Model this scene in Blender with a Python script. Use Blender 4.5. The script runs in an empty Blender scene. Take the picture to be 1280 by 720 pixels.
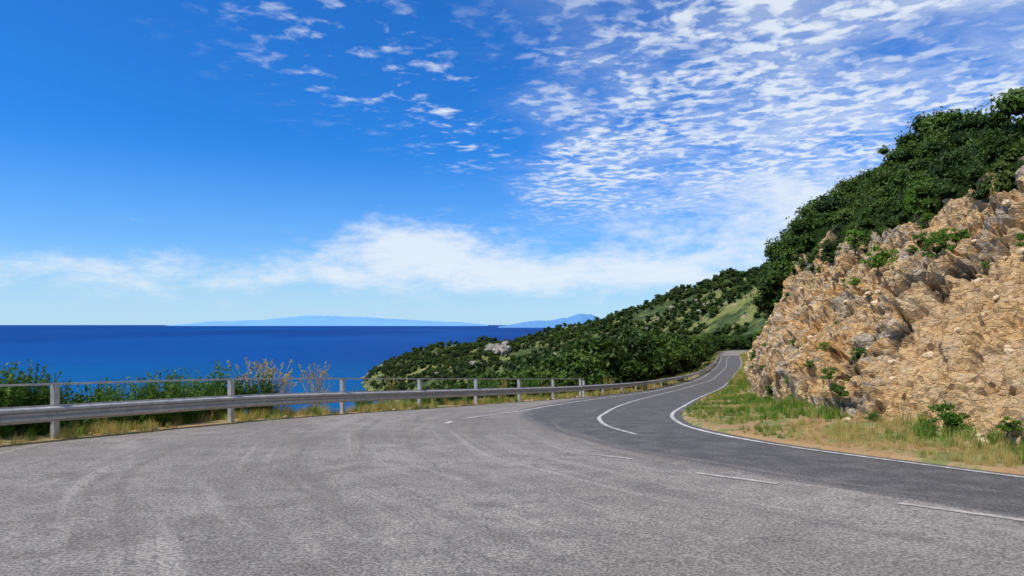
import bpy, math, random
import numpy as np
from mathutils import Vector
random.seed(3); rng=np.random.default_rng(7)
scene=bpy.context.scene
# ------------------------------------------------------------------ noise
def hsh(ix,iy,iz,s=0):
    n=(ix*374761393+iy*668265263+iz*1274126177+s*974634777)&0xffffffff
    n=((n^(n>>13))*1103515245)&0xffffffff
    n=((n^(n>>16))*668265263)&0xffffffff
    return ((n^(n>>15))&0xffffff)/float(0xffffff)
def vnoise(x,y,z,s=0):
    x,y,z=np.broadcast_arrays(np.asarray(x,float),np.asarray(y,float),np.asarray(z,float))
    ix=np.floor(x).astype(np.int64);iy=np.floor(y).astype(np.int64);iz=np.floor(z).astype(np.int64)
    fx=x-ix;fy=y-iy;fz=z-iz
    fx=fx*fx*(3-2*fx);fy=fy*fy*(3-2*fy);fz=fz*fz*(3-2*fz)
    r=0
    for a in (0,1):
        for b in (0,1):
            for c in (0,1):
                w=(fx if a else 1-fx)*(fy if b else 1-fy)*(fz if c else 1-fz)
                r=r+w*hsh(ix+a,iy+b,iz+c,s)
    return r*2-1
def fbm(x,y,z,o=4,s=0):
    r=0;a=.5
    for i in range(o):
        r=r+a*vnoise(x,y,z,s+i);x=x*2.03;y=y*2.03;z=z*2.03;a*=.5
    return r
def ridged(x,y,z,o=4,s=0):
    r=0;a=.5
    for i in range(o):
        r=r+a*(1-2*np.abs(vnoise(x,y,z,s+i)));x=x*2.1;y=y*2.1;z=z*2.1;a*=.55
    return r
def worley(x,y,z,s=0):
    ix=np.floor(x).astype(np.int64);iy=np.floor(y).astype(np.int64);iz=np.floor(z).astype(np.int64)
    f1=np.full(x.shape,9.);f2=np.full(x.shape,9.);idv=np.zeros(x.shape)
    for a in (-1,0,1):
        for b in (-1,0,1):
            for c in (-1,0,1):
                jx=ix+a;jy=iy+b;jz=iz+c
                d=np.sqrt((jx+hsh(jx,jy,jz,s)-x)**2+(jy+hsh(jx,jy,jz,s+1)-y)**2+(jz+hsh(jx,jy,jz,s+2)-z)**2)
                h=hsh(jx,jy,jz,s+3)
                m=d<f1
                f2=np.where(m,f1,np.minimum(f2,d));idv=np.where(m,h,idv);f1=np.where(m,d,f1)
    return f1,f2,idv
def herm(tab):
    tab=sorted(tab);X=np.array([t[0] for t in tab],float);Y=np.array([t[1] for t in tab],float)
    d=np.diff(Y)/np.diff(X);m=np.empty_like(X);m[0]=d[0];m[-1]=d[-1]
    h=np.diff(X);m[1:-1]=(d[:-1]*h[1:]+d[1:]*h[:-1])/(h[1:]+h[:-1])
    def f(x):
        x=np.clip(np.asarray(x,float),X[0],X[-1]);i=np.clip(np.searchsorted(X,x,side='right')-1,0,len(X)-2)
        hh=X[i+1]-X[i];t=(x-X[i])/hh
        return (2*t**3-3*t**2+1)*Y[i]+(t**3-2*t**2+t)*hh*m[i]+(-2*t**3+3*t**2)*Y[i+1]+(t**3-t**2)*hh*m[i+1]
    return f
def sstep(a,b,x):
    t=np.clip((x-a)/(b-a),0,1);return t*t*(3-2*t)
# ------------------------------------------------------------------ site layout, estimated (metres)
zr=herm([(-300,4),(-60,.6),(-20,-.75),(0,-1.5),(6,-1.77),(12.5,-2.1),(16,-2.3),(23,-2.85),(30,-3.42),(38,-4.05),(50,-4.85),(65,-5.75),(85,-6.9),(110,-8.1),(140,-9.1),(175,-9.9),(220,-10.6),(260,-11),(300,-11.6),(500,-14),(1500,-20)])
L=herm([(-300,-158.6),(-60,-43.2),(-20,-23.95),(0,-14.33),(12.47,-8.33),(37.7,3.8),(45,7.3),(64,14.7),(82,21),(110,30.4),(140,40.5),(178,53),(220,66.2),(260,79),(300,95),(500,160),(1000,320),(1500,480)])
R=herm([(-300,120),(-60,70),(-20,50),(-6,28),(0,17),(3,12),(5,9.3),(7,7.4),(8.45,6.34),(10,5.4),(11.2,4.75),(13,4.15),(14.5,3.92),(16.5,4.05),(19.7,4.75),(24.7,6.3),(37,10.3),(54,16.6),(79,25.3),(110,36),(140,46.8),(175,58.9),(220,73.5),(260,87),(300,105),(500,172),(1000,335),(1500,495)])
B=herm([(-60,90),(-12,36),(-6,25),(2,15),(6,10.8),(9,8.4),(11.5,7.4),(14,7.1),(18.5,7.9),(26,9.8),(36,12.8),(47,16.8),(54,19.4),(79,28),(110,38.5),(140,49.3),(175,61.2),(220,76),(260,91),(300,112)])
oR=herm([(-60,7),(9,5.6),(14,5.3),(26,4.6),(36,4.1),(47,3.4),(80,3.6),(140,5),(300,6)])
hR=herm([(-60,6),(9,6.0),(14,5.9),(26,6.5),(36,7.4),(47,8.8),(60,9.4),(100,8),(160,5),(300,3)])
vs=herm([(-60,.3),(14,.34),(26,.42),(40,.75),(60,.9),(120,.5),(300,.3)])
rate=herm([(-300,.5),(0,.5),(40,.5),(80,.3),(150,.2),(300,.15),(1500,.15)])
RX=[-300,-260,-226,-176,-110,-41,38,90,135,167,195,229,400,600,900]
RY=[1100,1080,1060,1000,940,880,820,770,720,680,640,600,560,500,500]
RZ=[-130,-105,-78,-53,-33,-21,-10,1,17,32,45,52,100,130,140]
SEA=-80.
def H(x,y,noise=True):
    x=np.asarray(x,float);y=np.asarray(y,float)
    b=zr(y);l=L(y);r=R(y)
    s=np.maximum((l-x)*.92,0);hl=b-rate(y)*np.maximum(s-.9,0)-.0012*s*s
    d=np.maximum(x-r,0);hr=b+.03+.06*np.minimum(d,3)
    h=np.where(x<(l+r)/2,hl,hr)
    yr=np.interp(x,RX,RY);zg=np.interp(x,RX,RZ)
    g=np.where(y<yr,zg-.15*(yr-y),zg-.5*(y-yr))
    if noise:
        g=g+9*fbm(x/90,y/90,0*x,5,21)+3*np.abs(fbm(x/30,y/30,0*x,3,25))
    h=np.maximum(h,g)
    dist=np.where(x<(l+r)/2,s,np.where(d>0,d,0))
    if noise: h=h+fbm(x/3,y/3,0*x,4,5)*np.minimum(dist*.12,.5)+fbm(x/25,y/25,0*x,4,9)*np.minimum(np.maximum(dist-4,0)*.06,5)
    inside=(x>l+.46)&(x<r+.09)&(y<300)
    h=np.where(inside,b-.10,h)
    return np.maximum(h,-110)
# ------------------------------------------------------------------ mesh helpers
def link(o,parent=None):
    scene.collection.objects.link(o)
    if parent: o.parent=parent
    return o
def mk(name,V,F,mats=(),mi=None,smooth=False,parent=None):
    V=np.asarray(V,np.float32);F=np.asarray(F,np.int32);k=F.shape[1]
    me=bpy.data.meshes.new(name);me.vertices.add(len(V));me.vertices.foreach_set('co',V.ravel())
    me.loops.add(F.size);me.loops.foreach_set('vertex_index',F.ravel())
    me.polygons.add(len(F));me.polygons.foreach_set('loop_start',np.arange(len(F),dtype=np.int32)*k)
    for m in mats: me.materials.append(m)
    if mi is not None: me.polygons.foreach_set('material_index',np.asarray(mi,np.int32))
    me.polygons.foreach_set('use_smooth',np.full(len(F),smooth))
    me.update(calc_edges=True);me.validate()
    o=bpy.data.objects.new(name,me);return link(o,parent)
def gridF(nr,nc):
    i=np.arange(nr-1)[:,None]*nc+np.arange(nc-1)[None,:]
    return np.stack([i,i+1,i+nc+1,i+nc],-1).reshape(-1,4)
def empty(name):
    return link(bpy.data.objects.new(name,None))
def attr(o,name,vals):
    a=o.data.attributes.new(name,'FLOAT','POINT');a.data.foreach_set('value',np.asarray(vals,np.float32).ravel())
def tube(pts,rad,n=6):
    pts=np.array(pts,float);V=[];
    for i,p in enumerate(pts):
        t=pts[min(i+1,len(pts)-1)]-pts[max(i-1,0)];t/=np.linalg.norm(t)+1e-9
        a=np.cross(t,[0.3,1,.1]);a/=np.linalg.norm(a);b=np.cross(t,a)
        for k in range(n):
            th=2*math.pi*k/n;V.append(p+rad[i]*(a*math.cos(th)+b*math.sin(th)))
    F=[]
    for i in range(len(pts)-1):
        for k in range(n): F.append([i*n+k,i*n+(k+1)%n,(i+1)*n+(k+1)%n,(i+1)*n+k])
    return np.array(V),np.array(F)
def box(x0,x1,y0,y1,z0,z1):
    V=np.array([[x,y,z] for z in(z0,z1) for y in(y0,y1) for x in(x0,x1)],float)
    F=np.array([[0,2,3,1],[4,5,7,6],[0,1,5,4],[2,6,7,3],[0,4,6,2],[1,3,7,5]]);return V,F
def join(parts):
    V=[];F=[];M=[];n=0
    for p in parts:
        V.append(p[0]);F.append(p[1]+n);M.append(np.full(len(p[1]),p[2] if len(p)>2 else 0));n+=len(p[0])
    return np.concatenate(V),np.concatenate(F),np.concatenate(M)
def csphere(n):
    V=[];F=[];g=np.linspace(-1,1,n+1)
    for ax in range(3):
        for sg in(-1,1):
            b=len(V)
            for i in range(n+1):
                for j in range(n+1):
                    p=[0,0,0];p[ax]=sg;p[(ax+1)%3]=g[i];p[(ax+2)%3]=g[j]*sg
                    p=np.array(p);V.append(p/np.linalg.norm(p))
            for i in range(n):
                for j in range(n):
                    a=b+i*(n+1)+j;F.append([a,a+n+1,a+n+2,a+1])
    return np.array(V),np.array(F)
# ------------------------------------------------------------------ materials
class G:
    def __init__(s,nt): s.t=nt;s.t.nodes.clear()
    def n(s,ty,ins=None,**p):
        nd=s.t.nodes.new(ty)
        for k,v in p.items(): setattr(nd,k,v)
        for k,v in (ins or {}).items():
            if hasattr(v,'is_output'): s.t.links.new(v,nd.inputs[k])
            else: nd.inputs[k].default_value=v
        return nd
    def m(s,op,a,b=0.,c=None,clamp=False):
        i={0:a,1:b}
        if c is not None:i[2]=c
        return s.n('ShaderNodeMath',i,operation=op,use_clamp=clamp).outputs[0]
    def mix(s,f,a,b,bt='MIX'):
        nd=s.n('ShaderNodeMix',{0:f,6:a,7:b},data_type='RGBA',blend_type=bt);return nd.outputs[2]
    def ss(s,v,a,b,lo=0.,hi=1.):
        return s.n('ShaderNodeMapRange',{0:v,1:a,2:b,3:lo,4:hi},interpolation_type='SMOOTHSTEP').outputs[0]
    def noise(s,vec,sc,det=4.,rough=.55,dist=0.):
        return s.n('ShaderNodeTexNoise',{'Vector':vec,'Scale':sc,'Detail':det,'Roughness':rough,'Distortion':dist}).outputs[0]
def C(r,g,b): return (r,g,b,1.)
def mat(name,fn):
    m=bpy.data.materials.new(name);m.use_nodes=True;g=G(m.node_tree)
    out=g.n('ShaderNodeOutputMaterial');sh=fn(g);g.t.links.new(sh,out.inputs[0]);return m
def pr(g,col,rough=.8,bump=None,bs=.3,bd=.02,metal=0.,spec=.3):
    i={'Base Color':col,'Roughness':rough,'Metallic':metal,'Specular IOR Level':spec}
    if bump is not None:
        i['Normal']=g.n('ShaderNodeBump',{'Height':bump,'Strength':bs,'Distance':bd}).outputs[0]
    return g.n('ShaderNodeBsdfPrincipled',i).outputs[0]
def obj(g): return g.n('ShaderNodeTexCoord').outputs['Object']
def f_asphalt(g):
    o=obj(g);dk=g.n('ShaderNodeAttribute',attribute_name='dark').outputs['Fac'];al=g.n('ShaderNodeAttribute',attribute_name='along').outputs['Fac']
    big=g.noise(o,.35,5);mid=g.noise(o,2.2,5);fine=g.noise(o,38,3,.7);vf=g.noise(o,110,2,.7);m2=g.noise(o,9,4,.6);pt=g.noise(o,.7,6,.65,.6)
    stv=g.n('ShaderNodeCombineXYZ',{0:g.m('MULTIPLY',al,2.6),1:g.m('MULTIPLY',g.n('ShaderNodeSeparateXYZ',{0:o}).outputs[1],.12),2:0.}).outputs[0]
    streak=g.noise(stv,1.2,6,.62,.8)
    d2=g.ss(g.m('ADD',dk,g.m('MULTIPLY',g.m('SUBTRACT',streak,.5),1.3)),.3,.7)
    light=g.mix(g.ss(big,.35,.65),C(.215,.188,.158),C(.29,.255,.216))
    light=g.mix(g.ss(mid,.42,.66,0,.6),light,C(.17,.15,.13))
    light=g.mix(g.ss(pt,.53,.63,0,.5),light,C(.145,.13,.115))
    light=g.mix(g.ss(streak,.54,.68,0,.45),light,C(.38,.34,.29))
    light=g.mix(g.ss(streak,.46,.34,0,.4),light,C(.135,.124,.112))
    dark=g.mix(g.ss(mid,.35,.7),C(.08,.075,.07),C(.13,.12,.11))
    dark=g.mix(g.ss(streak,.56,.7,0,.4),dark,C(.22,.2,.178))
    c=g.mix(d2,light,dark)
    c=g.mix(g.ss(fine,.36,.66),g.mix(1.,c,C(.5,.5,.5),'MULTIPLY'),g.mix(1.,c,C(1.42,1.4,1.38),'MULTIPLY'))
    c=g.mix(g.ss(m2,.5,.72,0,.25),c,C(.13,.12,.11))
    sp=g.ss(vf,.62,.72,0,.5);c=g.mix(sp,c,C(.45,.41,.36))
    crv=g.n('ShaderNodeMapping',{'Vector':o,'Scale':(1,1,0)}).outputs[0]
    crv=g.n('ShaderNodeVectorMath',{0:crv,1:g.n('ShaderNodeVectorMath',{0:g.n('ShaderNodeTexNoise',{'Vector':o,'Scale':1.6,'Detail':5.}).outputs[1],'Scale':.9},operation='SCALE').outputs[0]},operation='ADD').outputs[0]
    cr=g.n('ShaderNodeTexVoronoi',{'Vector':crv,'Scale':.42},feature='DISTANCE_TO_EDGE').outputs[0]
    crm=g.m('MULTIPLY',g.ss(cr,.008,.001,0,1),g.ss(big,.45,.54,0,.55))
    c=g.mix(crm,c,C(.07,.065,.06))
    return pr(g,c,.85,g.m('ADD',fine,g.m('MULTIPLY',vf,.6)),.6,.012)
def paint(lo,hi,col):
    def f(g):
        o=obj(g);n=g.noise(o,6,6,.7);n2=g.noise(o,40,3,.7);n3=g.noise(o,.8,3)
        w=g.ss(g.m('ADD',g.m('ADD',n,g.m('MULTIPLY',g.m('SUBTRACT',n3,.5),.5)),g.m('MULTIPLY',n2,.35)),lo,hi)
        c=g.mix(w,col,C(.32,.285,.245));return pr(g,c,.7,n2,.3,.006)
    return f
def f_ground(g):
    o=obj(g);sd=g.n('ShaderNodeAttribute',attribute_name='scrub').outputs['Fac']
    a=g.noise(o,1.2,6,.6);b=g.noise(o,9,5,.65);big=g.noise(o,.03,6,.6);f=g.noise(o,60,3)
    soil=g.mix(g.ss(a,.35,.65),C(.36,.21,.09),C(.42,.30,.15));soil=g.mix(g.ss(b,.5,.7,0,.7),soil,C(.2,.13,.06))
    soil=g.mix(g.ss(a,.47,.57,0,.8),soil,C(.13,.17,.035))
    mid=g.noise(o,.12,6,.65)
    hill=g.mix(g.ss(mid,.4,.62),C(.025,.042,.01),C(.07,.095,.022))
    hill=g.mix(g.ss(big,.52,.60,0,.75),hill,C(.19,.19,.05))
    hill=g.mix(g.ss(g.noise(o,.05,5,.7),.60,.65,0,.8),hill,C(.30,.235,.14))
    c=g.mix(sd,soil,hill)
    return pr(g,c,.95,g.m('ADD',b,f),.6,.05)
def f_rock(g):
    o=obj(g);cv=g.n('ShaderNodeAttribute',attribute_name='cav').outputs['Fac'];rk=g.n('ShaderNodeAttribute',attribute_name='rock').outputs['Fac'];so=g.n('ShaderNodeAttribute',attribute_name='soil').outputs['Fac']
    w=g.n('ShaderNodeMapping',{'Vector':o,'Rotation':(.5,.45,0),'Scale':(1,1,1.8)}).outputs[0]
    a=g.noise(w,.4,6,.65,.3);b=g.noise(w,2.6,8,.72,.1);c1=g.noise(o,11,7,.74);d=g.noise(w,.7,7,.72,.4);e=g.noise(o,35,4,.7)
    vd=g.n('ShaderNodeTexVoronoi',{'Vector':g.n('ShaderNodeVectorMath',{0:w,1:g.n('ShaderNodeVectorMath',{0:g.n('ShaderNodeTexNoise',{'Vector':o,'Scale':3.,'Detail':4.}).outputs[1],'Scale':.35},operation='SCALE').outputs[0]},operation='ADD').outputs[0],'Scale':3.6},feature='DISTANCE_TO_EDGE').outputs[0]
    col=g.mix(g.ss(a,.38,.6),C(.74,.43,.165),C(.76,.53,.27))
    col=g.mix(g.ss(b,.5,.62,0,.8),col,C(.84,.69,.46))
    gr_=g.mix(g.ss(b,.35,.65),C(.36,.31,.235),C(.62,.54,.42))
    col=g.mix(g.ss(d,.505,.575,0,.85),col,gr_)
    col=g.mix(g.ss(d,.66,.74,0,.7),col,C(.2,.17,.13))
    col=g.mix(g.ss(b,.42,.3,0,.7),col,C(.56,.26,.07))
    col=g.mix(g.m('MULTIPLY',so,.6),col,g.mix(g.ss(c1,.4,.6),C(.76,.43,.16),C(.86,.6,.3)))
    col=g.mix(g.ss(cv,.28,.0,0,.85),col,C(.12,.08,.042))  # crevice shade painted into the rock colour: hollows and cracks go dark
    col=g.mix(g.ss(vd,.04,.0,0,.4),col,C(.16,.11,.055))
    col=g.mix(g.ss(c1,.56,.70,0,.42),col,C(.28,.2,.11));col=g.mix(g.ss(c1,.45,.34,0,.45),col,C(.86,.74,.54))
    col=g.mix(g.ss(e,.56,.72,0,.35),col,C(.22,.16,.09))
    col=g.mix(g.ss(g.noise(o,1.7,6,.7),.61,.68,0,.4),col,C(.12,.13,.04))
    soil=g.mix(g.ss(b,.4,.6),C(.05,.06,.02),C(.14,.12,.05))
    col=g.mix(rk,soil,col)
    hgt=g.m('ADD',g.m('ADD',g.m('MULTIPLY',b,1.1),g.m('MULTIPLY',g.ss(vd,.0,.12),.3)),g.m('ADD',c1,g.m('MULTIPLY',e,.35)))
    return pr(g,col,.92,hgt,.9,.14,spec=.12)
def leafmat(c1,c2,tr=.35):
    def f(g):
        o=obj(g);n=g.noise(o,3,2);r=g.n('ShaderNodeObjectInfo').outputs['Random']
        k=g.m('ADD',g.m('MULTIPLY',n,.8),g.m('MULTIPLY',r,.65));c=g.mix(g.ss(k,.35,1.1),C(*c1),C(*c2))
        d=g.n('ShaderNodeBsdfPrincipled',{'Base Color':c,'Roughness':.6,'Specular IOR Level':.25}).outputs[0]
        t=g.n('ShaderNodeBsdfTranslucent',{'Color':g.mix(1.,c,C(1.2,1.3,.6),'MULTIPLY')}).outputs[0]
        return g.n('ShaderNodeMixShader',{0:tr,1:d,2:t}).outputs[0]
    return f
def flat(c,rough=.8,spec=.3,metal=0,sc=8,var=.5):
    def f(g):
        n=g.noise(obj(g),sc,5,.65);k=g.mix(g.ss(n,.3,.7),C(*[v*(1-var*.5) for v in c]),C(*[min(1,v*(1+var*.5)) for v in c]))
        return pr(g,k,rough,n,.25,.01,metal,spec)
    return f
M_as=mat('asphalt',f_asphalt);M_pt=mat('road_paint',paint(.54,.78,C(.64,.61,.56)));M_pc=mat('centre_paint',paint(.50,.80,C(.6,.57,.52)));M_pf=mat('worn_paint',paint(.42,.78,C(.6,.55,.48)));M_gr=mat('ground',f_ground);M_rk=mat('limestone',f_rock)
M_leaf=mat('oak_leaves',leafmat((.018,.042,.005),(.08,.135,.015),.22))
M_leaf2=mat('shrub_leaves',leafmat((.05,.12,.01),(.15,.26,.025)))
M_leaf3=mat('mastic_leaves',leafmat((.035,.068,.01),(.11,.16,.025)))
M_brm=mat('broom_leaves',leafmat((.03,.075,.01),(.11,.2,.024),.25))
M_far=mat('hill_leaves',leafmat((.014,.034,.006),(.10,.15,.02),.2))
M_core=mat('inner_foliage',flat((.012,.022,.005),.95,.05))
M_bark=mat('bark',flat((.12,.09,.065),.9,.1,0,20))
M_dry=mat('dry_grass',leafmat((.38,.27,.08),(.55,.44,.16),.3))
M_grn=mat('green_grass',leafmat((.07,.14,.012),(.20,.30,.035),.3))
M_st=mat('galvanised_steel',flat((.46,.45,.43),.5,.5,.5,5,.35))
M_stone=mat('stone',flat((.58,.44,.27),.9,.1,0,6,.6))
M_grey=mat('grey_rock',flat((.30,.265,.21),.9,.1,0,.4,.9))
# ------------------------------------------------------------------ ground sheet
ys=[-300,-200,-130,-90,-60,-45,-34,-26,-20,-16,-13,-10,-8,-6]+list(np.arange(-5,60,.3))
y=60.
while y<1500:
    y+=min(7,max(.5,(y-55)*.03));ys.append(y)
ys=np.array(ys)
sl=[0];st=.12
while sl[-1]<700: sl.append(sl[-1]+st);st=min(8,st*1.07)
sl=np.array(sl)
midt=np.linspace(0,1,9)[1:-1]
l=L(ys)[:,None]+.47;r=R(ys)[:,None]+.08
XL=l-sl[::-1][None,:];XR=r+sl[None,:];XM=l+(r-l)*midt[None,:]
X=np.concatenate([XL,XM,XR],1);Y=np.repeat(ys[:,None],X.shape[1],1)
Z=H(X,Y)
ground=mk('ground',np.stack([X,Y,Z],-1).reshape(-1,3),gridF(*X.shape),[M_gr],smooth=True)
dl=np.maximum((L(Y)-X),0);drr=np.maximum(X-R(Y),0)
scr=np.clip(sstep(1.5,5,dl)+sstep(8,14,drr)+sstep(240,320,Y),0,1);attr(ground,'scrub',scr)
# sea, far islands
def f_sea(g):
    o=obj(g);a=g.noise(g.n('ShaderNodeMapping',{'Vector':o,'Scale':(.0006,.0002,1)}).outputs[0],1.,5,.6)
    s=g.n('ShaderNodeSeparateXYZ',{0:o}).outputs;b=g.noise(g.n('ShaderNodeMapping',{'Vector':o,'Scale':(.004,.02,1)}).outputs[0],1.,6,.7);wv=g.noise(o,.25,4,.7)
    c=g.mix(g.ss(a,.4,.65),C(.0005,.032,.17),C(.001,.056,.23))
    c=g.mix(g.ss(s[1],1900,700,0,.6),c,C(.001,.11,.25))
    c=g.mix(g.ss(s[1],9000,42000,0,.3),c,C(.003,.05,.22))
    c=g.mix(g.ss(b,.5,.75,0,.4),c,C(.001,.02,.11))
    return pr(g,c,.55,wv,.3,.5,spec=.05)
M_sea=mat('sea_water',f_sea)
S=52000
mk('sea',[[-S,-3000,SEA],[S,-3000,SEA],[S,S,SEA],[-S,S,SEA]],[[0,1,2,3]],[M_sea])
def island(x0,x1,y0,dep,h,seed,col,prof):
    n=220;xx=np.linspace(x0,x1,n);tt=(xx-x0)/(x1-x0)
    hh=h*np.interp(tt,*prof)*(1+.25*fbm(tt*9,0*tt,0*tt,4,seed))
    vv=np.linspace(-1,1,9)
    X=np.repeat(xx[:,None],9,1);Y=y0+vv[None,:]*dep*np.ones((n,1));Z=SEA-5+(hh[:,None])*(1-vv[None,:]**2)
    Z=Z*1.0+20*(hh[:,None]/h)*fbm(X/900,Y/900,0*X,3,seed+9)*(1-vv[None,:]**2)
    mk('distant_island',np.stack([X,Y,Z],-1).reshape(-1,3),gridF(n,9),[mat('hazy_land',flat(col,1.,0,0,.001,.08))],smooth=True)  # distance haze is painted in as the land's pale blue base colour
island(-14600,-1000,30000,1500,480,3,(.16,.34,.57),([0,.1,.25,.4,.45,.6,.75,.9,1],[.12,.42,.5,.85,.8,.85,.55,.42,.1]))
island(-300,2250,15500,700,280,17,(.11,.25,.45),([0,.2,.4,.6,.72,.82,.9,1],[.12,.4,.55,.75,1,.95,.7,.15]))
# ------------------------------------------------------------------ asphalt
ya=ys[(ys>=-60)&(ys<=300)];nc=150;t=np.linspace(0,1,nc)[None,:]
la=L(ya)[:,None]+.5+.16*fbm(ya/1.1,0*ya,0*ya,4,44)[:,None];ra=R(ya)[:,None]+.14+.06*fbm(ya/.9,0*ya,0*ya,3,47)[:,None]
XA=la+(ra-la)*t;YA=np.repeat(ya[:,None],nc,1);ZA=zr(YA)
road=mk('road',np.stack([XA,YA,ZA],-1).reshape(-1,3),gridF(*XA.shape),[M_as],smooth=True)
path=np.array([(75,228,3.6),(70,220,3.6),(43.7,140,3.6),(33.3,110,3.6),(22.9,79,3.4),(13.6,54,3.3),(7.6,37,3),(4.6,28,2.6),(3,22,2.3),(2.6,18,2.0),(2.8,14.5,1.7),(3.4,11.8,1.5),(4.8,9.4,1.5),(7,6.6,1.8),(10,3.4,2.2),(16,-2,2.6),(28,-14,3)])
best=np.full(XA.shape,1e9);bd=np.full(XA.shape,1e9)
for i in range(len(path)-1):
    a=path[i];b=path[i+1];d=b[:2]-a[:2];tt=np.clip(((XA-a[0])*d[0]+(YA-a[1])*d[1])/(d@d),0,1)
    d0=np.hypot(XA-a[0]-tt*d[0],YA-a[1]-tt*d[1]);dd=d0-(a[2]+tt*(b[2]-a[2]));best=np.minimum(best,dd);bd=np.minimum(bd,d0)
attr(road,'dark',sstep(1.3,-.8,best));attr(road,'along',bd)
def stripe(pts,w,step=.3):
    p=np.array(pts,float)
    s=np.r_[0,np.cumsum(np.hypot(*np.diff(p,axis=0).T))];fx=herm(list(zip(s,p[:,0])));fy=herm(list(zip(s,p[:,1])))
    q=np.arange(0,s[-1],step);q=np.r_[q,s[-1]];x=fx(q);y=fy(q);dx=np.gradient(x);dy=np.gradient(y);n=np.hypot(dx,dy)
    nx=-dy/n;ny=dx/n;ww=w/2*(1+.15*vnoise(q*3,0,0,3))
    off=.006+.00012*np.maximum(y,0)
    xa,ya_=x+nx*ww,y+ny*ww;xb,yb=x-nx*ww,y-ny*ww
    V=np.stack([np.stack([xa,ya_,zr(ya_)+off],-1),np.stack([xb,yb,zr(yb)+off],-1)],1).reshape(-1,3)
    return V,gridF(len(q),2)
mk_par=empty('road_markings')
yy=np.r_[np.arange(220,60,-8),np.arange(60,16,-2.5),np.arange(16,-8,-1)]
V,F=stripe([(R(v)-.1,v) for v in yy],.1);mk('edge_line',V,F,[M_pt],parent=mk_par)
V,F=stripe([(73,228),(70,220),(43.7,140),(33.3,110),(22.9,79),(13.6,54),(7.4,37),(4.7,28),(2.75,20),(2.15,16.8),(2.12,14.6),(2.4,13.2)],.1);mk('centre_line',V,F,[M_pc],parent=mk_par)
V,F=stripe([(2.35,8.7),(3.1,7.95)],.1);mk('centre_dash',V,F,[M_pf],parent=mk_par)
V,F=stripe([(1.2,10.4),(1.75,9.9)],.08);mk('centre_dash',V,F,[M_pf],parent=mk_par)
V,F=stripe([(3.9,6.9),(4.35,6.45),(5.4,5.4)],.1);mk('centre_dash',V,F,[M_pf],parent=mk_par)
V,F=stripe([(-1.25,17.0),(0.05,20.5),(1.5,25.5),(4.9,36),(9.2,46),(15.9,64),(22.2,82),(31.6,110),(41.7,140),(54.2,178),(67.4,220)],.11);mk('edge_line',V,F,[M_pt],parent=mk_par)
V,F=stripe([(-1.5,15.6),(-1.42,16.2)],.11);mk('edge_dash',V,F,[M_pt],parent=mk_par)
# ------------------------------------------------------------------ cut rock hillside
yc=np.r_[np.arange(-60,-8,2.),np.arange(-8,4,.35),np.arange(4,34,.065),np.arange(34,62,.16),np.arange(62,110,.6),np.arange(110,300,2.5)]
vr=np.linspace(0,1,136);vo=np.r_[np.arange(.3,8,.35),np.arange(8,74,2.),76,79,83,90,98]
Yc=np.repeat(yc[:,None],len(vr)+len(vo),1)
O=np.concatenate([oR(yc)[:,None]*vr[None,:],oR(yc)[:,None]+vo[None,:]],1)
def rise(y,o):
    a=oR(y);h=hR(y);t=np.clip(o/a,0,1);e=o-a
    return np.where(o<a,h*t**.85,h+vs(y)*np.clip(e,0,7)+.22*np.clip(e-7,0,62)-1.6*np.maximum(e-75,0))
def zbase(y): return zr(y)+.06*np.minimum(B(y)-R(y),3)-.25
Xc=B(yc)[:,None]+O;Zc=zbase(Yc)+rise(Yc,O)
nrx=-.66;nry=-.32;nrz=.6
rockm=1-sstep(.92,1.12,O/oR(Yc)+.25*fbm(Yc/2.5,O/2.5,0*O,3,77))
ca,sa=math.cos(.5),math.sin(.5)
U=Yc*ca+Zc*sa;W=-Yc*sa+Zc*ca+.4*Xc
wu=U+.35*fbm(Xc/1.2,Yc/1.2,Zc/1.2,3,61);ww=W+.35*fbm(Xc/1.2,Yc/1.2,Zc/1.2,3,64);wx=Xc+.3*fbm(Xc,Yc,Zc,3,67)
bulge=1.3*fbm(Xc/4.2,Yc/4.2,Zc/4.2,3,31)+.6*(ridged(Xc/3,wu/3.,ww/1.9,2,35)-.2)
soft=sstep(.12,.3,fbm(Xc/3.2,Yc/3.2,Zc/3.2,3,131))
f1,f2,ci=worley(wx/1.2,wu/1.3,ww/.95,5);g1,g2,cj=worley(wx/.55,wu/.6,ww/.42,15);h1,h2,ck=worley(wx/.24,wu/.26,ww/.19,25)
crack=np.minimum((f2-f1)/.13,1);crack2=np.minimum((g2-g1)/.16,1);crack3=np.minimum((h2-h1)/.22,1)
rid=ridged(wx/1.4,wu/1.6,ww/1.0,4,71)
det=fbm(Xc/.4,Yc/.4,Zc/.4,5,91)
hard=1-.62*soft
D=bulge+hard*(.52*(ci-.5)+.26*crack+.30*(cj-.5)+.14*crack2+.34*rid)+.13*(ck-.5)*(1-.3*soft)+.08*crack3+.20*det-.15*soft
fadeb=sstep(0,.06,O/oR(Yc))
D=D*np.where(rockm>.02,1,.25)*(.3+.7*fadeb)
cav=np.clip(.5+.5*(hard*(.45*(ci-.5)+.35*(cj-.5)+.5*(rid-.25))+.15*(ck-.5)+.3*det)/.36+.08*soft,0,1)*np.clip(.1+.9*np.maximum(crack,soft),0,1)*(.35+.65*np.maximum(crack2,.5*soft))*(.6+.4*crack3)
V=np.stack([Xc+nrx*D,Yc+nry*D,Zc+nrz*D],-1)
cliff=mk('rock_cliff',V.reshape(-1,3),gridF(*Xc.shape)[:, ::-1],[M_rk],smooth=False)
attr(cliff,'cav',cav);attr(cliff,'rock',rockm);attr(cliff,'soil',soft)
Vc=V.reshape(-1,3)
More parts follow.
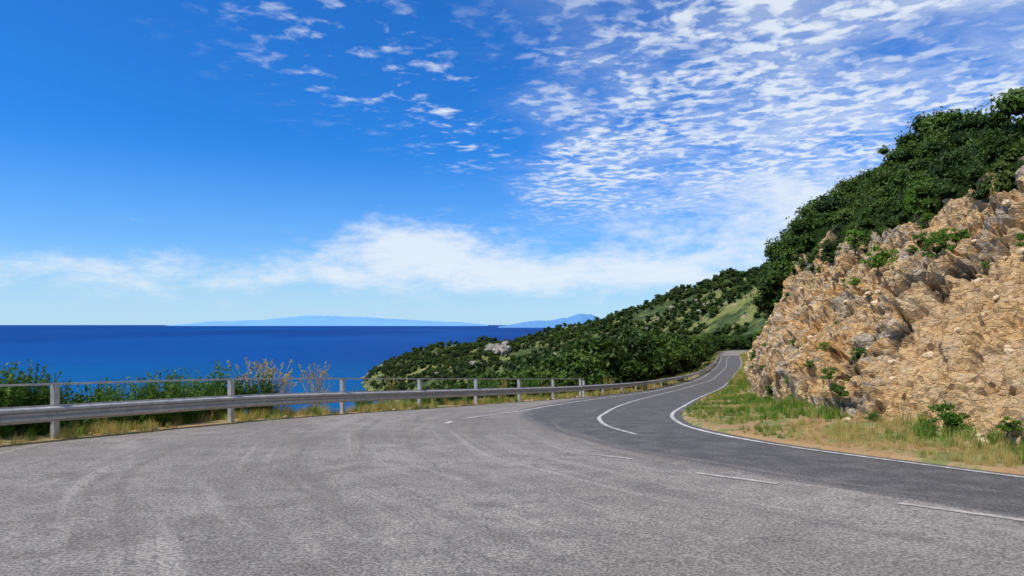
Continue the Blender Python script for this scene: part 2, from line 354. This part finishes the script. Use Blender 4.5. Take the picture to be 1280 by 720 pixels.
def on_cliff(x,y):
    i=np.argmin((Vc[:,0]-x)**2+(Vc[:,1]-y)**2);return Vc[i]
# ------------------------------------------------------------------ plant prototypes
def leaves(P,Nrm,size,asp=.55):
    n=len(P);a=rng.normal(size=(n,3));N=Nrm+.7*rng.normal(size=(n,3));N/=np.linalg.norm(N,axis=1)[:,None]
    a=a-(a*N).sum(1)[:,None]*N;a/=np.linalg.norm(a,axis=1)[:,None];b=np.cross(N,a)
    s=(size*(.6+.8*rng.random(n)))[:,None]
    V=np.stack([P-a*s,P+b*s*asp-a*s*.1,P+a*s,P-b*s*asp-a*s*.1],1).reshape(-1,3)
    return V,np.arange(4*n).reshape(-1,4)
def crown_tree(name,nleaf,size,seed,parent,mleaf,h0=.12,wide=.46,nlobe=15,core=.66):
    rr=np.random.default_rng(seed);parts=[];lob=[]
    for i in range(nlobe):
        z=h0+.16+(1-h0-.32)*rr.random()**.8;w=wide*math.sqrt(max(.1,1-((z-.42)/.58)**2))*.78
        th=rr.random()*6.283;q=w*math.sqrt(rr.random());lob.append((q*math.cos(th),q*math.sin(th),z,.08+.12*rr.random()))
    cs=csphere(4)
    for x,y,z,r in lob:
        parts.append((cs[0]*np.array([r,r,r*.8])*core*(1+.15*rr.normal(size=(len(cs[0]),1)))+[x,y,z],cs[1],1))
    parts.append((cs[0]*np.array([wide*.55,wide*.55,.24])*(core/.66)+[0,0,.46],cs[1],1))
    tp=[[0,0,-.1],[.01,.01,.12],[-.02,.02,.3],[0,0,.5]];tv=tube(tp,[.035,.028,.022,.012]);parts.append((*tv,2))
    for x,y,z,r in lob[:8]:
        tv=tube([[0,0,.18+.1*rr.random()],[x*.5,y*.5,z*.55+.08],[x,y,z]],[.016,.011,.005],5);parts.append((*tv,2))
    la=np.array(lob);w=la[:,3]**2;ch=rr.choice(nlobe,nleaf,p=w/w.sum());d=rr.normal(size=(nleaf,3));d/=np.linalg.norm(d,axis=1)[:,None]
    d[:,2]=np.where(d[:,2]<-.3,-d[:,2]*.6,d[:,2]);rad=la[ch,3]*(.68+.5*rr.random(nleaf)**1.3)
    rad*=1+.7*np.clip(vnoise(d[:,0]*4+ch*3.1,d[:,1]*4,d[:,2]*4,seed),0,1)
    P=la[ch,:3]+d*rad[:,None]*[1,1,.85];lv=leaves(P,d,size);parts.append((*lv,0))
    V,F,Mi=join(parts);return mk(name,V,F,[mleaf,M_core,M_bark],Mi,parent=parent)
def broom(name,seed,parent,mleaf,n=80,lp=46):
    rr=np.random.default_rng(seed);parts=[];P=[];Nn=[]
    for i in range(n):
        th=rr.random()*6.283;b=.12*rr.random();o=.36*rr.random()**.7;h=.55+.45*rr.random()-.25*o
        p0=np.array([b*math.cos(th),b*math.sin(th),-.05]);p1=np.array([(b+o*.45)*math.cos(th),(b+o*.45)*math.sin(th),h*.55]);p2=np.array([(b+o)*math.cos(th+.2),(b+o)*math.sin(th+.2),h])
        parts.append((*tube([p0,p1,p2],[.007,.005,.002],3),0))
        for k in range(lp):
            t=.1+.9*rr.random();q=(1-t)**2*p0+2*t*(1-t)*p1+t*t*p2;P.append(q+rr.normal(size=3)*.03*(1.25-t));Nn.append(rr.normal(size=3))
    parts.append((*leaves(np.array(P),np.array(Nn)*.5,.026,.34),0));V,F,Mi=join(parts);return mk(name,V,F,[mleaf,M_bark],Mi,parent=parent)
def tuft(name,seed,parent,m,n=34,spread=.35,w=.012,lean=.45):
    rr=np.random.default_rng(seed);V=[];F=[]
    for i in range(n):
        th=rr.random()*6.283;r=spread*math.sqrt(rr.random());c=np.array([r*math.cos(th),r*math.sin(th),-.03]);ph=rr.random()*6.283;ln=lean*rr.random();h=.45+.55*rr.random()
        d=np.array([math.cos(ph),math.sin(ph),0]);s=np.array([-d[1],d[0],0])*w
        k=len(V)
        for t in (0,.4,.75,1.):
            q=c+d*ln*t*t+np.array([0,0,h*t]);ww=1-.85*t;V+= [q-s*ww,q+s*ww]
        for j in range(3): F.append([k+2*j,k+2*j+1,k+2*j+3,k+2*j+2])
    return mk(name,V,F,[m],parent=parent)
def plume(name,seed,parent):
    rr=np.random.default_rng(seed);parts=[];P=[];N=[]
    for i in range(16):
        th=rr.random()*6.283;ln=.05+.22*rr.random();h=.7+.3*rr.random();b=np.array([.06*rr.normal(),.06*rr.normal(),-.05]);e=b+[ln*math.cos(th),ln*math.sin(th),h]
        m=b+[ln*.25*math.cos(th),ln*.25*math.sin(th),h*.6];parts.append((*tube([b,m,e],[.0045,.004,.0025],3),0))
        for k in range(30):
            t=rr.random()*.2;P.append(e*(1-t)+m*t+rr.normal(size=3)*.008);N.append(rr.normal(size=3))
    parts.append((*leaves(np.array(P),np.array(N),.016,.3),0));V,F,Mi=join(parts);return mk(name,V,F,[M_dry],Mi,parent=parent)
def scatter(topname,protofns,pts):
    pts=np.asarray(pts,float);top=empty(topname);k=len(protofns);ids=rng.integers(0,k,len(pts))
    for j,fn in enumerate(protofns):
        q=pts[ids==j]
        if len(q)==0: continue
        a=rng.random(len(q))*6.283;tx=rng.normal(size=len(q))*.05;ty=rng.normal(size=len(q))*.05
        c=np.cos(a);s=np.sin(a);h=q[:,3]/2
        def cr(u,v):
            dx=(c*u-s*v)*h;dy=(s*u+c*v)*h;return np.stack([q[:,0]+dx,q[:,1]+dy,q[:,2]+(tx*dx+ty*dy)],-1)
        V=np.stack([cr(-1,-1),cr(1,-1),cr(1,1),cr(-1,1)],1).reshape(-1,3)
        e=mk(topname+'_spread',V,np.arange(4*len(q)).reshape(-1,4),parent=top)
        e.instance_type='FACES';e.use_instance_faces_scale=True;e.instance_faces_scale=1.;e.show_instancer_for_render=False;e.show_instancer_for_viewport=False
        fn(e)
    return top
# ------------------------------------------------------------------ vegetation on the cliff
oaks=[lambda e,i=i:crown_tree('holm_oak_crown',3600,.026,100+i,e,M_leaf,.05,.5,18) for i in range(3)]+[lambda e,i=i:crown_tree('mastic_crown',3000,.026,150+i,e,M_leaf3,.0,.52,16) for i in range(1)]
P=[]
def addc(y,e,sc,dz=0):
    o=oR(y)+e;x=B(y)+o;z=zbase(y)+rise(y,np.asarray(o));P.append((float(x),float(y),float(z)-.15*sc+dz,sc))
for i in range(300):
    y=-8+62*rng.random();e=-.1+9*rng.random()**1.2
    sc=(1.1+1.7*rng.random()**1.8)*(1+.6*float(sstep(28,46,y)));addc(y,e,sc)
for i in range(230):
    y=-8+62*rng.random();e=-.8+1.3*rng.random();addc(y,e,(.7+1.1*rng.random())*(1+.7*float(sstep(34,50,y))))
for i in range(170): y=54+100*rng.random();addc(y,.6+14*rng.random()**1.2,2.6+1.6*rng.random())
for i in range(200): y=-10+150*rng.random();addc(y,9+55*rng.random(),2.0+1.5*rng.random())
for i in range(44): y=44+12*rng.random();addc(y,-1.7+2*rng.random(),2.4+1.8*rng.random())
scatter('cliff_top_trees',oaks,P)
sh=[lambda e,i=i:crown_tree('shrub_crown',1500,.036,200+i,e,M_leaf2,.0,.55,14,.3) for i in range(3)]
P=[]
for x,y,s in [(9.8,15.5,.7),(9.75,18,.9),(12.7,20.6,1.5),(10.2,16,.4),(13.2,26,.9),(8.0,19,.5),(10.1,15.3,.5)]:
    q=on_cliff(x,y);P.append((q[0]-.15,q[1]-.05,q[2]+.02,s))
P.append((7.4,11.5,float(zr(11.5))+.05,.7));P.append((7.05,11.8,float(zr(11.6))+.05,.45));P.append((7.9,10.6,float(zr(10.6))+.05,.4))
for i in range(80):
    y=5+50*rng.random();o=float(oR(y))*rng.random();q=on_cliff(float(B(y))+o,y);P.append((q[0]-.08,q[1]-.03,q[2]-.02,.15+.5*rng.random()**2))
for i in range(22):
    y=9+42*rng.random();q=on_cliff(float(B(y))+.1,y);P.append((q[0]-.2,q[1],q[2],.2+.35*rng.random()))
scatter('cliff_shrubs',sh,P)
# ------------------------------------------------------------------ hillside forest
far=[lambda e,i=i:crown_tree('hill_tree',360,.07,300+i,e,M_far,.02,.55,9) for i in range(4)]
n=62000;x=-240+640*rng.random(n);y=230+850*rng.random(n);z=H(x,y)
dens=fbm(x/60,y/60,0*x,4,71)+.5*fbm(x/18,y/18,0*x,3,73)
ok=(z>SEA+4)&((x<L(y)-5)|(x>R(y)+5)|(y>300))&(dens>-.22-.08*sstep(.2,.26,x/y))
ok&=(np.abs(x/y-.1)<.42)
P=np.stack([x,y,z-.5,(2.4+4.3*rng.random(n)**1.7)],-1)[ok][:17000]
scatter('hillside_forest',far,P)
P=[]
for i in range(800):
    y=48+215*rng.random();s=3+ (10+y*.35)*rng.random()**1.2;x=float(L(y))-s;
    sc=3.0+3.2*rng.random()+ (2.5 if y>75 else 0)*rng.random()
    P.append((x,y,float(H(x,y))-.3,sc))
for i in range(260):
    y=255+110*rng.random();x=float(R(y))-22+60*rng.random();P.append((x,y,float(H(x,y))-.3,4.5+3*rng.random()))
P=[p for p in P if not (p[1]<300 and p[0]>L(p[1])-2.2 and p[0]<R(p[1])+2.5)]
mids=[lambda e,i=i:crown_tree('valley_oak',1900,.036,400+i,e,M_leaf,.05,.5,14) for i in range(3)]
scatter('valley_trees',mids,P)
# ------------------------------------------------------------------ shrubs behind rail
br=[lambda e,i=i:broom('broom_plant',500+i,e,M_brm) for i in range(3)]
P=[]
for x,y,s in [(-10.2,13.0,2.0),(-10.6,13.6,1.95),(-9.75,13.9,1.5),(-9.6,14.9,1.75),(-9.4,15.4,1.85),(-9.1,15.9,1.65),(-8.9,16.2,1.5),(-8.6,16.9,1.4),(-8.05,18.1,2.25),(-7.8,18.2,1.8),(-8.2,17.9,1.9),(-11.2,12.4,2.0),(-11.6,11.5,1.9),(-7.0,19.4,.9),(-4.9,22.6,1.0),(-2.4,27.5,1.1),(-1,30,1.2),(1,34,1.4),(-3.4,25.6,.9),(-10.0,14.3,1.6),(-10.9,13.2,1.9)]:
    P.append((x,y,float(H(x,y))-.05,s))
for i in range(95):
    y=9+9.5*rng.random();s=1.0+1.6*rng.random();x=float(L(y))-s;P.append((x,y,float(H(x,y))-.05,.8+.8*rng.random()))
for i in range(110):
    y=-2+62*rng.random();s=1.4+3.2*rng.random();x=float(L(y))-s;P.append((x,y,float(H(x,y))-.05,.5+.5*rng.random()))
scatter('broom_shrubs',br,P)
pl=[lambda e,i=i:plume('tall_grass_plant',520+i,e) for i in range(2)]
P=[(x,y,float(H(x,y))-.02,s) for x,y,s in [(-7.1,18.4,1.9),(-6.9,18.7,2.0),(-6.6,18.7,1.8),(-6.5,19.1,1.6),(-5.9,20.3,1.8),(-5.7,20.1,1.6),(-8.3,16.4,1.4)]]
for i in range(20):
    y=17+30*rng.random();x=float(L(y))-.5-1.5*rng.random();P.append((x,y,float(H(x,y)),.7+.6*rng.random()))
scatter('tall_dry_grass',pl,P)
# ------------------------------------------------------------------ verge grass
gt=[lambda e,i=i:tuft('dry_tuft',600+i,e,M_dry) for i in range(3)]
gg=[lambda e,i=i:tuft('green_tuft',620+i,e,M_grn,34,.3,.018,.4) for i in range(2)]
P=[];Q=[]
for i in range(8600):
    y=5+(60*rng.random()**1.5);r0=float(R(y))+.25;b0=float(B(y))+.3;w=max(b0-r0,.6);u=rng.random();x=r0+w*u
    d=float(vnoise(x/1.0,y/1.0,0,88));e=float(vnoise(x/1.4,y/1.4,0,89))
    if d<-.3-.2*u: continue
    sc=(.07+.22*rng.random()**1.4)*(.6+.6*u)+.05*d
    if e+.3*rng.normal()<-.14-.15*u: P.append((x,y,float(H(x,y))-.01,max(.06,sc*.85)))
    else: Q.append((x,y,float(H(x,y))-.01,max(.06,sc)))
for i in range(7000):
    y=4+(75*rng.random()**1.3);u=rng.random();x=float(L(y))+.42-2.6*u
    d=float(vnoise(x/1.0,y/1.0,0,98))
    if d<-.3 or (u<.12 and rng.random()<.6): continue
    sc=.08+.18*rng.random()+.16*u
    (P if rng.random()<.82-.3*u else Q).append((x,y,float(H(x,y))-.01,sc))
for i in range(1500):
    y=60+180*rng.random();x=(float(L(y))-.2-2*rng.random()) if rng.random()<.5 else float(R(y))+.3+2*rng.random();(P if rng.random()<.5 else Q).append((x,y,float(H(x,y)),.4+.4*rng.random()))
scatter('dry_grass',gt,P);scatter('green_grass',gg,Q)
# stones
def stoneproto(seed,m=None,nm='stone_piece',n=6):
    def f(e):
        v,F=csphere(n);v=v*np.array([1,.8,.6]);k=fbm(v[:,0]*1.5+seed,v[:,1]*1.5,v[:,2]*1.5,4,seed);v=v*(1+.8*k)[:,None]
        mk(nm,v*.5,F,[m or M_stone],parent=e)
    return f
P=[(-7.2,20.6,float(H(-7.2,20.6))+.1,1.3),(-6.5,21.0,float(H(-6.5,21.))+.1,1.0)]
for i in range(220):
    y=6+50*rng.random()**1.3;x=float(B(y))+.3-.9*rng.random()**1.8;P.append((x,y,float(H(x,y))-.01,.05+.22*rng.random()**3))
for i in range(500):
    y=6+36*rng.random();q=on_cliff(float(B(y))+float(oR(y))*rng.random(),y);P.append((q[0]-.02,q[1],q[2],.05+.2*rng.random()**2))
for i in range(160):
    y=5+40*rng.random();x=float(L(y))+.35-1.6*rng.random();P.append((x,y,float(H(x,y))+.01,.04+.1*rng.random()**2))
scatter('loose_stones',[stoneproto(5),stoneproto(9)],P)
P=[]
for i in range(20):
    x=-26+20*rng.random();y=745+40*rng.random();P.append((x,y,float(H(x,y))+2+3*rng.random(),6+7*rng.random()))
for i in range(18):
    x=-222+40*rng.random();y=985+40*rng.random();P.append((x,y,float(H(x,y))-1,6+6*rng.random()))
for i in range(40):
    x=-90+260*rng.random();y=450+380*rng.random();P.append((x,y,float(H(x,y))+1.5,4+4*rng.random()))
scatter('rock_outcrop',[stoneproto(25,M_grey,'outcrop_block',14),stoneproto(39,M_grey,'outcrop_block',14)],P)
# ------------------------------------------------------------------ guardrail
gr=empty('guardrail')
prof=[(.03,.325),(.03,.345),(.115,.375),(.115,.415),(.035,.455),(.035,.495),(.115,.535),(.115,.575),(.03,.605),(.03,.63)]
def linepts(ylist):
    x=L(ylist);z=zr(ylist);dx=np.gradient(x);dy=np.gradient(ylist);n=np.hypot(dx,dy);return x,ylist,z,dy/n,-dx/n
def sweep(ylist,pf,name):
    x,y,z,nx,ny=linepts(ylist);pf=np.array(pf);k=len(pf)
    V=np.stack([x[:,None]+nx[:,None]*pf[None,:,0],y[:,None]+ny[:,None]*pf[None,:,0],z[:,None]+pf[None,:,1]],-1).reshape(-1,3)
    return mk(name,V,gridF(len(x),k),[M_st],parent=gr)
st4=3.604
yp=12.47+st4*np.arange(-9,8);
for i in range(len(yp)-1):
    a=yp[i]-.16;b=yp[i+1]+.16;sh_=.004*(i%2)
    o=sweep(np.linspace(a,b,6),[(p+sh_,q) for p,q in prof],'beam_section');m=o.modifiers.new('s','SOLIDIFY');m.thickness=.003
o=sweep(np.r_[np.arange(37.7,220,2.)],[(p+.002,q+.02) for p,q in prof],'beam_far')
hr=[(-.02,.985),(.015,.985),(.015,1.02),(-.02,1.02),(-.02,.985)]
sweep(np.linspace(yp[0]-.2,yp[-1]+.05,40),hr,'handrail')
parts=[]
def post(y,top):
    x,yy_,z,nx,ny=[v[1] for v in linepts(np.array([y-.2,y,y+.2]))]
    nvec=np.array([nx,ny,0]);tv=np.array([-ny,nx,0]);out=[]
    for (a0,a1,b0,b1) in [(-.085,-.078,-.05,.05),(.018,.026,-.05,.05),(-.078,.018,-.05,-.043)]:
        v,f=box(a0,a1,b0,b1,-.5,top);out.append((np.array([x,y,z])+v[:,:1]*nvec+v[:,1:2]*tv+v[:,2:]*[0,0,1],f))
    return out
for y in yp: parts+=post(y,.985)
for y in np.arange(yp[-1]+st4*1.0,218,st4): parts+=post(y,.64)
parts+=post(yp[-1]+.5,.9)
V,F,Mi=join(parts);mk('posts',V,F,[M_st],parent=gr)
parts=[]
for y in yp:
    x,yy_,z,nx,ny=[v[1] for v in linepts(np.array([y-.2,y,y+.2]))]
    v,f=csphere(2);parts.append((v*.02+[x+nx*.045,y+ny*.045,z+.475],f))
V,F,Mi=join(parts);mk('bolts',V,F,[M_st],parent=gr)
# ------------------------------------------------------------------ light and sky
el=math.radians(54);az=math.atan2(-.68,-.38)
sd=Vector((math.sin(az)*math.cos(el),math.cos(az)*math.cos(el),math.sin(el)))
su=bpy.data.lights.new('sun','SUN');su.energy=5.0;su.angle=math.radians(.53);su.color=(1,.95,.86)
so=link(bpy.data.objects.new('sun',su));so.rotation_euler=sd.to_track_quat('Z','Y').to_euler()
w=bpy.data.worlds.new('World');scene.world=w;w.use_nodes=True;g=G(w.node_tree)
sky=g.n('ShaderNodeTexSky',sky_type='NISHITA',sun_disc=False,sun_elevation=el,sun_rotation=az%(2*math.pi),altitude=100,air_density=1.,dust_density=.4,ozone_density=3.)
dirv=g.n('ShaderNodeTexCoord').outputs['Generated'];sp=g.n('ShaderNodeSeparateXYZ',{0:dirv}).outputs
zc=g.m('MAXIMUM',sp[2],.02);pxx=g.m('DIVIDE',sp[0],zc);pyy=g.m('DIVIDE',sp[1],zc)
Pv=g.n('ShaderNodeCombineXYZ',{0:pxx,1:pyy,2:0.}).outputs[0]
u=g.m('ARCTAN2',sp[0],sp[1])
skc=g.mix(1.,sky.outputs[0],C(.17,.83,1.66),'MULTIPLY')
rot=g.n('ShaderNodeMapping',{'Vector':Pv,'Rotation':(0,0,.35),'Scale':(1.,1.0,1)}).outputs[0]
warp=g.n('ShaderNodeVectorMath',{0:rot,1:g.n('ShaderNodeVectorMath',{0:g.n('ShaderNodeTexNoise',{'Vector':rot,'Scale':3.,'Detail':3.}).outputs[1],'Scale':.17},operation='SCALE').outputs[0]},operation='ADD').outputs[0]
puff=g.noise(warp,10.5,5,.54);lo=g.noise(Pv,1.5,5,.6,.5);veil=g.noise(Pv,2.2,7,.65,.8)
m1=g.m('MULTIPLY',g.ss(g.m('ADD',pxx,g.m('MULTIPLY',g.m('SUBTRACT',lo,.5),1.15)),-.18,.5),g.ss(pyy,9.,4.2))
m1=g.m('MULTIPLY',m1,g.ss(lo,.33,.54,.45,1.))
p1=g.m('MULTIPLY',g.ss(g.m('ADD',puff,g.m('MULTIPLY',m1,.14)),.48,.76),m1)
v1=g.m('MULTIPLY',g.m('MULTIPLY',g.ss(veil,.25,.75),m1),g.ss(pxx,0.,1.6,.35,.75))
def gauss(a,b,ca,cb,sa,sb):
    da=g.m('DIVIDE',g.m('SUBTRACT',a,ca),sa);db=g.m('DIVIDE',g.m('SUBTRACT',b,cb),sb)
    return g.m('POWER',2.718,g.m('MULTIPLY',g.m('ADD',g.m('MULTIPLY',da,da),g.m('MULTIPLY',db,db)),-1.))
m2=g.m('ADD',gauss(pxx,pyy,-.62,2.6,.35,.75),gauss(pxx,pyy,-.25,3.6,.25,.9))
p2=g.m('MULTIPLY',g.ss(g.m('ADD',g.m('MULTIPLY',puff,.55),g.m('MULTIPLY',g.noise(rot,3.6,6,.6),.45)),.51,.70),g.m('MINIMUM',m2,1.))
uv=g.n('ShaderNodeCombineXYZ',{0:g.m('MULTIPLY',u,1.),1:g.m('MULTIPLY',sp[2],2.6),2:0.}).outputs[0]
bn=g.noise(uv,9,8,.64,.3);bn2=g.noise(uv,26,6,.65)
bank=g.m('ADD',gauss(u,sp[2],-.15,.115,.13,.034),g.m('MULTIPLY',gauss(u,sp[2],.05,.07,.30,.032),1.))
bank=g.m('ADD',bank,g.m('MULTIPLY',gauss(u,sp[2],-.55,.065,.32,.035),.65))
bank=g.m('ADD',bank,g.m('MULTIPLY',gauss(u,sp[2],.42,.15,.3,.08),.95))
p3=g.ss(g.m('ADD',g.m('MULTIPLY',bank,.40),g.m('ADD',g.m('MULTIPLY',bn,.65),g.m('MULTIPLY',bn2,.35))),.60,.95,0,.98)
hz=g.m('ADD',g.ss(sp[2],.26,.02,0,.35),g.ss(sp[2],.12,.0,0,.46))
skc=g.mix(hz,skc,C(5.7,7.9,9.5))
cf=g.m('MAXIMUM',g.m('MAXIMUM',p1,v1),g.m('MAXIMUM',p2,p3));cf=g.m('MULTIPLY',cf,.9)
skc=g.mix(cf,skc,C(8.1,8.8,9.6))
bg=g.n('ShaderNodeBackground',{'Color':skc,'Strength':.1});wo=g.n('ShaderNodeOutputWorld');g.t.links.new(bg.outputs[0],wo.inputs[0])
# ------------------------------------------------------------------ camera
cd=bpy.data.cameras.new('camera');cd.lens=24;cd.sensor_width=36;cd.shift_y=45/1280;cd.clip_start=.1;cd.clip_end=120000
co=link(bpy.data.objects.new('camera',cd));co.location=(0,0,0);co.rotation_euler=(math.radians(90),0,0);scene.camera=co
scene.view_settings.view_transform='Standard';scene.view_settings.look='None';scene.view_settings.exposure=0
